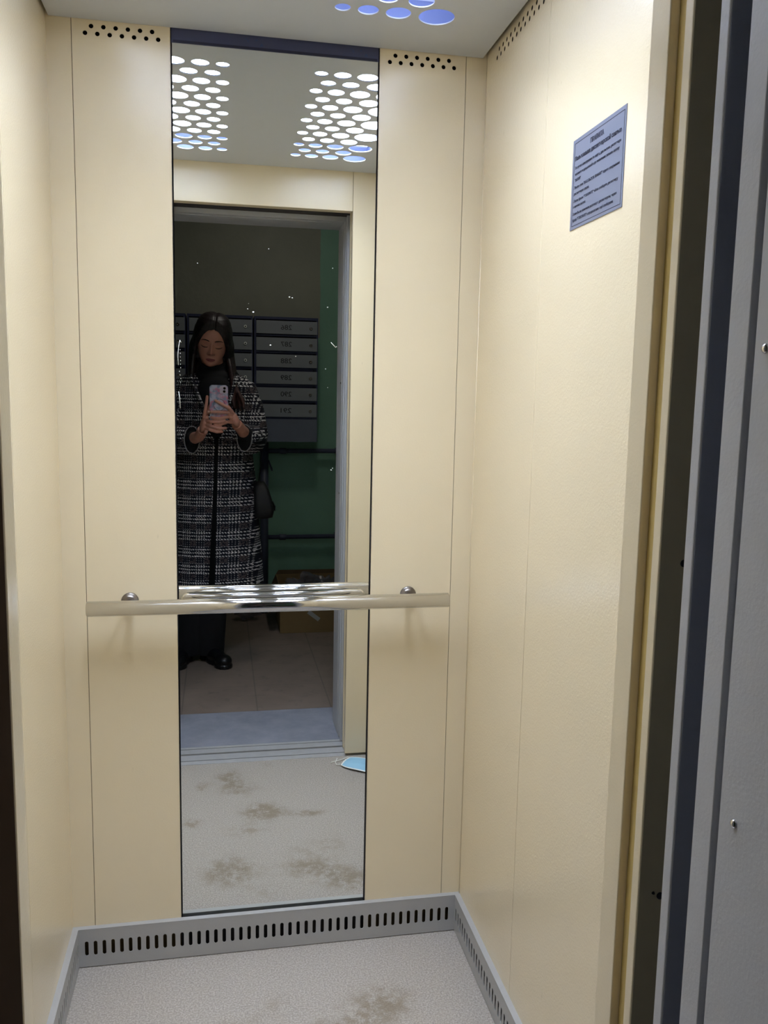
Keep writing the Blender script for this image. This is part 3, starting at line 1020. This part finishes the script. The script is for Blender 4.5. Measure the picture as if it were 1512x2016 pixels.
def face_relief(x, z):
    ax = abs(x)
    d = 0.0
    if z > -.0385:
        q = max(0.0, min(1.0, (.016 - z) / .050))
        d += (.0025 + .0185 * q ** 1.15) * gs(x, 0, .0062 + .0036 * q) * (1 if z < .004 else max(0, 1 - (z - .004) / .022))
    else:
        d += .0200 * gs(x, 0, .0098) * gs(z, -.0385, .0052)
    d += .0075 * gs(ax, .0118, .0050) * gs(z, -.0395, .0055)
    d -= .0060 * gs(ax, .0290, .0130) * gs(z, .0030, .0100)
    d += .0042 * gs(ax, .0310, .0110) * gs(z, -.0060, .0065)
    d += .0022 * gs(ax, .0280, .0190) * gs(z, .0210, .0060)
    d += .0050 * gs(x, 0, .0135) * gs(z, -.0620, .0034)
    d += .0056 * gs(x, 0, .0115) * gs(z, -.0712, .0038)
    d -= .0028 * gs(x, 0, .0190) * gs(z, -.0664, .0013)
    d -= .0030 * gs(x, 0, .0130) * gs(z, -.0800, .0040)
    d += .0035 * gs(x, 0, .0120) * gs(z, -.0940, .0080)
    d += .0030 * gs(ax, .0420, .0140) * gs(z, -.0220, .0140)
    return d


def head_surface(bm, off, relief=True, nt=150, nz=150):
    rings = []
    for j in range(nz + 1):
        z = .1178 - (.1178 + .1078) * j / nz
        a_, f_, b_ = hp_at(z)
        row = []
        for i in range(nt):
            t_ = 2 * math.pi * i / nt
            sx_, cy_ = math.sin(t_), math.cos(t_)
            k = (abs(sx_) ** 2.25 + abs(cy_) ** 2.25) ** (-1 / 2.25)
            x = a_ * sx_ * k
            mid = (f_ + b_) * .35
            y = mid + ((f_ - mid) * cy_ * k if cy_ > 0 else (mid - b_) * cy_ * k)
            if relief and cy_ > 0:
                y += face_relief(x, z) * min(1, cy_ * 1.6)
            o_ = off(x, y, z)
            zn = z + o_ * max(0, (z - .03) / .09) * 1.0
            row.append(bm.verts.new(H(x + o_ * sx_, y + o_ * cy_, zn)))
        rings.append(row)
    for j in range(nz):
        for i in range(nt):
            bm.faces.new((rings[j][i], rings[j][(i + 1) % nt], rings[j + 1][(i + 1) % nt], rings[j + 1][i]))
    bm.faces.new(rings[0][::-1])
    bm.faces.new(rings[-1])


bm = bmesh.new()
head_surface(bm, lambda x, y, z: 0.0)
for s in (-1, 1):
    hell(bm, (s * .0675, -.006, -.010), (.006, .015, .026))
# neck, torso, arms, legs
tube_bm(bm, [H(0, -.01, -.05), (0.300, -2.195, 1.40), (0.300, -2.212, 1.30)], [.050, .050, .060], 24)
ell_bm(bm, (0.300, -2.205, 1.13), (.130, .085, .225))
ell_bm(bm, (0.300, -2.205, 0.86), (.140, .095, .150))
for s in (-1, 1):
    ex = 0.300 + s * 0.175
    tube_bm(bm, [(0.300 + s * .10, -2.205, 1.30), (0.300 + s * .150, -2.20, 1.28), (ex, -2.18, 1.09), (ex, -2.165, 1.075)], [.045, .045, .038, .036], 18)
for s, lx in ((1, .275), (-1, .172)):
    tube_bm(bm, [(0.300 + s * .06, -2.20, .85), (lx + .005, -2.20, .48), (lx, -2.205, .44), (lx, -2.20, .08)], [.085, .058, .054, .034], 20)
    ell_bm(bm, (lx + s * .012, -2.185, .050), (.026, .040, .026))
# forearms and hands
FR = [[(.475, -2.165, 1.075), (.450, -2.04, 1.085), (.420, -1.945, 1.122), (.400, -1.912, 1.145)], [.036, .031, .0235, .024]]
FL = [[(.125, -2.165, 1.075), (.185, -2.05, 1.065), (.240, -1.945, 1.088), (.256, -1.912, 1.118)], [.036, .031, .0235, .024]]
tube_bm(bm, FR[0], FR[1], 18)
tube_bm(bm, FL[0], FL[1], 18)
ell_bm(bm, (.389, -1.890, 1.168), (.020, .026, .036), Matrix.Rotation(math.radians(-28), 3, 'Y'))
ell_bm(bm, (.263, -1.890, 1.146), (.018, .026, .038), Matrix.Rotation(math.radians(18), 3, 'Y'))
fr_ = .0072
fingers = [
    [(.386, -1.880, 1.190), (.371, -1.8605, 1.212), (.341, -1.8575, 1.229), (.312, -1.860, 1.245)],
    [(.388, -1.880, 1.180), (.367, -1.8590, 1.196), (.322, -1.8560, 1.199), (.281, -1.860, 1.197)],
    [(.388, -1.880, 1.165), (.365, -1.8580, 1.178), (.326, -1.8540, 1.170), (.293, -1.858, 1.174)],
    [(.385, -1.882, 1.152), (.361, -1.8600, 1.157), (.333, -1.8560, 1.145), (.304, -1.858, 1.140)],
    [(.388, -1.900, 1.175), (.372, -1.8950, 1.208), (.352, -1.8900, 1.236)],
    [(.262, -1.878, 1.175), (.268, -1.8700, 1.205), (.273, -1.868, 1.232), (.276, -1.869, 1.262)],
    [(.266, -1.880, 1.160), (.290, -1.8540, 1.1565), (.324, -1.8480, 1.155), (.350, -1.853, 1.160)],
    [(.264, -1.880, 1.146), (.290, -1.8540, 1.138), (.328, -1.8500, 1.128), (.354, -1.855, 1.130)],
    [(.262, -1.882, 1.132), (.286, -1.8580, 1.122), (.316, -1.8540, 1.113), (.338, -1.857, 1.114)],
    [(.268, -1.902, 1.165), (.278, -1.8960, 1.200), (.294, -1.8900, 1.232)]]
for q in fingers:
    rr = [fr_ * 1.15, fr_ * 1.05, fr_, fr_ * .85][:len(q)] if len(q) == 4 else [fr_ * 1.5, fr_ * 1.25, fr_ * 1.0]
    tube_bm(bm, q, rr, 12)
    for i_, c in enumerate(q):
        ell_bm(bm, c, (rr[i_],) * 3, u=12, v=8)


# lip colour: a soft-edged ellipse in the head's own axes
t = NT('skin_with_lips')
p = t.pos()
inv = HM.inverted()
def axis_(i):
    x = t.n('ShaderNodeVectorMath', operation='DOT_PRODUCT')
    t.put(x.inputs[0], p)
    x.inputs[1].default_value = tuple(inv[i][:3])
    return t.math('ADD', x.outputs['Value'], inv[i][3])
lx_, ly_, lz_ = axis_(0), axis_(1), axis_(2)
up = t.math('GREATER_THAN', lz_, -0.0668)
hgt = t.math('ADD', 0.0082, t.math('MULTIPLY', up, -0.0014))
e1 = t.math('POWER', t.math('DIVIDE', lx_, 0.0215), 2.0)
e2 = t.math('POWER', t.math('DIVIDE', t.math('ADD', lz_, 0.0668), hgt), 2.0)
msk = t.math('MULTIPLY', t.ramp(t.math('ADD', e1, e2), 1.10, 0.80), t.math('GREATER_THAN', ly_, 0.068))
sk = t.mix(t.noise(p, 25, 3), srgb(198, 138, 118), srgb(212, 150, 128))
t.set(Base_Color=t.mix(msk, sk, srgb(150, 80, 80)), Roughness=0.5)
t.b.inputs['Subsurface Weight'].default_value = 0.05
M['skin'] = t.m
body = remesh('body', bm, 0.0023, M['skin'], pe, 1)


def fs(x, z, lift=0.0):          # point on the face surface
    a_, f_, b_ = hp_at(z)
    mid = (f_ + b_) * .35
    u_ = min(.98, abs(x) / a_)
    y = mid + (f_ - mid) * (1 - u_ ** 2.25) ** (1 / 2.25) + face_relief(x, z)
    return H(x, y + lift, z)


for s in (-1, 1):
    tube('eyebrow', [fs(s * .0120, .0170), fs(s * .0200, .0200), fs(s * .0300, .0215), fs(s * .0400, .0205), fs(s * .0485, .0160)], [.0017, .0026, .0025, .0019, .0008], M['brow'], pe, seg=8)
    tube('eyelash', [fs(s * .0170, -.0095), fs(s * .0230, -.0118), fs(s * .0310, -.0125), fs(s * .0390, -.0112), fs(s * .0450, -.0085), fs(s * .0475, -.0065)], [.0009, .0016, .0020, .0019, .0014, .0006], M['brow'], pe, seg=8)
    tube('eyelid_crease', [fs(s * .0190, -.0010, .0002), fs(s * .0300, .0018, .0002), fs(s * .0420, -.0010, .0002)], [.0003, .0006, .0003], M['lips'], pe, seg=6)
    tube('nostril', [fs(s * .0045, -.0440), fs(s * .0080, -.0436)], .0011, M['brow'], pe, seg=8)

# hair: many locks from a centre parting, fused
random.seed(11)


def hair_off(x, y, z):
    ax = abs(x)
    zh = .0660 - .075 * (ax / .0600) ** 2.6          # hairline
    dist = z - zh
    if y < .010:
        dist = max(dist, .03 + (.010 - y) * .5)
    if dist < 0:
        return -.010
    k = min(1.0, dist / .030)
    o_ = .0015 + .0125 * k
    o_ += .0080 * min(1, ax / .06) * k * max(0, min(1, (.07 - z) / .06))
    o_ -= .0045 * gs(x, .004, .0035) * (1 if z > .05 else 0)
    return o_


bm = bmesh.new()
head_surface(bm, hair_off, relief=False, nt=110, nz=100)
hell(bm, (0, -.065, -.045), (.080, .055, .085), 24, 16)
ell_bm(bm, (.290, -2.255, 1.33), (.105, .045, .150))
for s in (-1, 1):
    n = 15
    for k in range(n):
        u = k / (n - 1)
        yy = .040 - .120 * u
        w_ = .0035 * math.sin(k * 2.4)
        pts = [H(s * (.064 + .008 * min(1, u * 3)), yy + .004, .040), H(s * (.0715 + .010 * min(1, u * 3)), yy, .012), H(s * (.0760 + .012 * min(1, u * 3)) + w_, yy - .008, -.022),
               H(s * (.0780 + .012 * min(1, u * 3)) + w_, yy - .016, -.060)]
        if s > 0:
            ex = .380 + .046 * random.random() + .012 * u
            pts += [Vector((.376 + .014 * u + w_, -2.140 - .09 * u, 1.395)), Vector((.388 + .018 * u - w_, -2.112 - .11 * u, 1.32)),
                    Vector((ex + .006, -2.082 - .12 * u, 1.245)), Vector((ex + .012, -2.068 - .12 * u, 1.185 + .06 * u + .025 * random.random()))]
        else:
            pts += [Vector((.206 - .008 * u + w_, -2.150 - .085 * u, 1.395)), Vector((.202 - .010 * u, -2.140 - .09 * u, 1.335)),
                    Vector((.208 + .02 * random.random(), -2.150 - .09 * u, 1.27 + .04 * u))]
        rr = [.0070, .0090, .0105, .0115, .0125] + [.013] * (len(pts) - 7) + [.011, .004]
        tube_bm(bm, pts, rr[:len(pts)], 10)
remesh('hair', bm, 0.0028, M['hair'], pe, 2)

# black turtleneck
bm = bmesh.new()
tube_bm(bm, [(.298, -2.170, 1.412), (.299, -2.182, 1.385), (.300, -2.200, 1.350), (.300, -2.205, 1.320)], [.060, .066, .078, .105], 28)
ell_bm(bm, (.300, -2.165, 1.345), (.085, .070, .045))
ell_bm(bm, (.305, -2.130, 1.260), (.085, .062, .110))
ell_bm(bm, (.312, -2.115, 1.160), (.042, .062, .110))
remesh('turtleneck', bm, 0.005, M['blackcloth'], pe, 3)

# coat
prof = [(1.365, .300, .100, .075), (1.345, .300, .140, .090), (1.310, .300, .168, .105), (1.25, .300, .172, .115), (1.12, .300, .172, .122), (1.02, .300, .178, .125),
        (0.93, .300, .188, .130), (.86, .300, .197, .134), (.74, .301, .206, .138), (.62, .301, .213, .142), (.50, .302, .221, .147), (.376, .302, .229, .152)]
CYC = -2.205


def coat_y(x, z):
    for a, b in zip(prof, prof[1:]):
        if b[0] <= z <= a[0]:
            k = (a[0] - z) / (a[0] - b[0])
            xc = a[1] + (b[1] - a[1]) * k
            w = a[2] + (b[2] - a[2]) * k
            dd = a[3] + (b[3] - a[3]) * k
            q = max(0.0, 1 - ((x - xc) / w) ** 2)
            return CYC + dd * math.sqrt(q)
    return CYC + .15


bm = bmesh.new()
rings = []
NS = 72
for z, xc, w, dd in prof:
    rr = []
    for k in range(NS):
        a = 2 * math.pi * k / NS
        fold = 1.0 + (0.020 * math.sin(a * 9 + z * 2) * max(0, (1.0 - z)))
        rr.append(bm.verts.new((xc + w * fold * math.cos(a), CYC + dd * fold * math.sin(a), z)))
    rings.append(rr)
for i in range(len(rings) - 1):
    for k in range(NS):
        bm.faces.new((rings[i][k], rings[i][(k + 1) % NS], rings[i + 1][(k + 1) % NS], rings[i + 1][k]))
bm.faces.new(rings[0][::-1])
bm.faces.new(rings[-1])
for s in (-1, 1):
    X = lambda v: .300 + s * v
    cz = 1.080 if s > 0 else 1.070
    cx = .437 if s > 0 else .206
    tube_bm(bm, [(X(.095), -2.205, 1.315), (X(.140), -2.205, 1.290), (X(.168), -2.200, 1.200), (X(.178), -2.175, 1.085), (X(.170), -2.120, 1.068), (cx + s * .015, -2.055, cz - .002), (cx, -2.000, cz)],
            [.055, .062, .066, .074, .070, (.050, .062), (.032, .058)], 26)
    ell_bm(bm, (X(.178), -2.165, 1.070), (.070, .070, .062))
coat = remesh('coat', bm, 0.0055, M['coat'], pe, 3)

# dark coat opening strip, collar edges, cuffs
bm = bmesh.new()
L, Rr = [], []
for i in range(30):
    k = i / 29
    z = 1.12 - (1.12 - .378) * k
    xm = .318 - .031 * k
    hw = .006 + .0085 * k
    L.append(bm.verts.new((xm - hw, coat_y(xm - hw, z) + .0065 + .003 * math.sin(9 * k), z)))
    Rr.append(bm.verts.new((xm + hw, coat_y(xm + hw, z) + .0065 + .003 * math.sin(9 * k), z)))
for i in range(29):
    bm.faces.new((L[i], Rr[i], Rr[i + 1], L[i + 1]))
bmesh.ops.solidify(bm, geom=bm.faces[:], thickness=0.004)
me = bpy.data.meshes.new('coat_opening')
bm.to_mesh(me)
bm.free()
link('coat_opening', me, M['blackcloth'], pe)
for s in (-1, 1):
    pts = []
    for k in range(9):
        q = k / 8
        z = 1.352 - .225 * q
        x = .300 + s * .088 * (1 - q) ** .8 + (.016 * q)
        pts.append((x + s * .014, max(coat_y(x + s * .014, z), -2.122 + .02 * q) + .012, z))
    tube('lapel', pts, [(.022, .009)] * 3 + [(.026, .009)] * 3 + [(.018, .008), (.013, .007), (.006, .005)], M['coat'], pe, seg=14)
for s, cx, cz in ((1, .437, 1.080), (-1, .206, 1.070)):
    pts = []
    dirv = (Vector((cx, -2.000, cz)) - Vector((cx + s * .015, -2.055, cz - .002))).normalized()
    sx_ = dirv.cross(Vector((0, 0, 1))).normalized()
    up_ = sx_.cross(dirv)
    cen = Vector((cx, -2.000, cz)) + dirv * .003
    for k in range(29):
        a = 2 * math.pi * k / 28
        pts.append(cen + sx_ * .034 * math.cos(a) + up_ * .060 * math.sin(a))
    tube('cuff_edge', pts, .0026, M['coatedge'], pe, seg=8)
    bm = bmesh.new()
    ell_bm(bm, cen - dirv * .001, (.0305, .0060, .0560), Matrix((sx_, dirv, up_)).transposed())
    me = bpy.data.meshes.new('sleeve_lining')
    bm.to_mesh(me)
    bm.free()
    link('sleeve_lining', me, M['blackcloth'], pe, True)
    # dark knitted cuff round the wrist
    F_ = FR if s > 0 else FL
    a, b = Vector(F_[0][1]), Vector(F_[0][2])
    tube('knit_cuff', [a, a.lerp(b, .35), a.lerp(b, .62)], [.037, .036, .031], M['blackcloth'], pe, seg=20)

# trousers and shoes
bm = bmesh.new()
ell_bm(bm, (.290, -2.205, .80), (.150, .105, .14))
for s, lx in ((1, .272), (-1, .170)):
    tube_bm(bm, [(0.300 + s * .062, -2.205, .82), (lx + (.006 if s > 0 else .022), -2.205, .45), (lx + .004, -2.203, .25), (lx, -2.200, .09), (lx, -2.198, .032)], [.100, .088, .082, .074, .071], 28)
remesh('trousers', bm, 0.006, M['blackcloth'], pe, 3)
for s, hx, hy, tx, ty in ((1, .262, -2.215, .338, -2.070), (-1, .160, -2.225, .130, -2.085)):
    bm = bmesh.new()
    a, b = Vector((hx, hy, 0)), Vector((tx, ty, 0))
    dv = (b - a).normalized()
    rot = Matrix.Rotation(math.atan2(-dv.x, dv.y), 3, 'Z')
    ell_bm(bm, a + Vector((0, 0, .048)), (.036, .040, .046), rot)
    ell_bm(bm, a.lerp(b, .5) + Vector((0, 0, .040)), (.038, .080, .036), rot)
    ell_bm(bm, b + Vector((0, 0, .031)), (.040, .046, .029), rot)
    for q, rx, ry in ((a, .036, .038), (a.lerp(b, .5), .038, .07), (b, .042, .048)):
        mt = Matrix.Translation(q + Vector((0, 0, .008))) @ rot.to_4x4() @ Matrix.Diagonal((rx, ry, .008, 1))
        bmesh.ops.create_cone(bm, cap_ends=True, segments=28, radius1=1, radius2=1, depth=2, matrix=mt)
    remesh('shoe', bm, 0.004, M['bootrubber'], pe, 2)

# ring on the finger
tube('finger_ring', [Vector((.2885, -1.8595, 1.1975)) + Vector((0, .0086 * math.cos(2 * math.pi * k / 20), .0086 * math.sin(2 * math.pi * k / 20))) for k in range(21)], .0011, M['gold'], pe, seg=8)

# ------------------------------------------------------------------ phone and handbag
ph = thing('phone', 'smartphone in a marbled pink and blue case held in both hands', 'phone', (.325, -1.873, 1.152))
bm = bmesh.new()


def rrect(cx, cz, hw, hh, rr, n=8):
    out = []
    for (sx_, sz_, a0) in ((1, 1, 0), (-1, 1, 90), (-1, -1, 180), (1, -1, 270)):
        for k in range(n + 1):
            a = math.radians(a0 + 90 * k / n)
            out.append((cx + sx_ * (hw - rr) + rr * math.cos(a), cz + sz_ * (hh - rr) + rr * math.sin(a)))
    return out


def slab(name, cx, cz, hw, hh, rr, y0, y1, mat, parent, chamf=.0015):
    bm = bmesh.new()
    rings = []
    for y, ins in ((y0, chamf), (y0 + chamf, 0), (y1 - chamf, 0), (y1, chamf)):
        rings.append([bm.verts.new((x, y, z)) for x, z in rrect(cx, cz, hw - ins, hh - ins, rr - ins * .5)])
    n = len(rings[0])
    for i in range(3):
        for k in range(n):
            bm.faces.new((rings[i][k], rings[i][(k + 1) % n], rings[i + 1][(k + 1) % n], rings[i + 1][k]))
    bm.faces.new(rings[0][::-1])
    bm.faces.new(rings[-1])
    bmesh.ops.recalc_face_normals(bm, faces=bm.faces[:])
    me = bpy.data.meshes.new(name)
    bm.to_mesh(me)
    bm.free()
    return link(name, me, mat, parent)


slab('case', .3250, 1.2320, .0390, .0795, .012, -1.8780, -1.8685, M['case'], ph)
slab('screen', .3250, 1.2320, .0365, .0770, .011, -1.8787, -1.8781, M['lens'], ph, .0002)
slab('camera_bump', .3455, 1.2920, .0165, .0160, .006, -1.8684, -1.8668, M['caseplate'], ph, .0006)
for lx, lz in ((.3490, 1.2985), (.3480, 1.2850)):
    lathe('lens', [(0, .0056), (.0008, .0056), (.0010, .0046)], (lx, -1.8667, lz), (0, 1, 0), M['lens'], ph, 20)
tube('ring_mark', [(.327 + .024 * math.cos(2 * math.pi * k / 32), -1.8684, 1.228 + .024 * math.sin(2 * math.pi * k / 32)) for k in range(33)], .0010, M['pipe'], ph, seg=6)

hb = thing('handbag', 'small black shoulder bag hanging at the woman\'s hip', 'handbag', (.532, -2.19, .695))
bm = bmesh.new()
rings = []
for z, y0, y1, x0, x1 in ((.697, -2.265, -2.115, .500, .548), (.704, -2.280, -2.100, .489, .570), (.740, -2.288, -2.092, .486, .577), (.790, -2.280, -2.100, .484, .566),
                          (.835, -2.262, -2.118, .482, .552), (.862, -2.240, -2.140, .482, .535)):
    rings.append([bm.verts.new((x, y, z)) for x, y in [((x0 + x1) / 2 + a, (y0 + y1) / 2 + b) for a, b in rrect(0, 0, (x1 - x0) / 2, (y1 - y0) / 2, .018, 5)]])
n = len(rings[0])
for i in range(len(rings) - 1):
    for k in range(n):
        bm.faces.new((rings[i][k], rings[i][(k + 1) % n], rings[i + 1][(k + 1) % n], rings[i + 1][k]))
bm.faces.new(rings[0][::-1])
bm.faces.new(rings[-1])
bmesh.ops.recalc_face_normals(bm, faces=bm.faces[:])
me = bpy.data.meshes.new('bag_body')
bm.to_mesh(me)
bm.free()
link('bag_body', me, M['blackleather'], hb, True)
boxes('flap', [(.578, .582, -2.275, -2.105, .735, .760)], M['blackleather'], hb, bevel=.0018)
tube('strap', [(.510, -2.262, .852), (.522, -2.285, .93), (.530, -2.290, 1.02), (.505, -2.290, 1.16), (.460, -2.280, 1.30), (.410, -2.235, 1.372), (.398, -2.180, 1.372), (.388, -2.115, 1.33)], [(.009, .0022)] * 8, M['blackleather'], hb, seg=10)
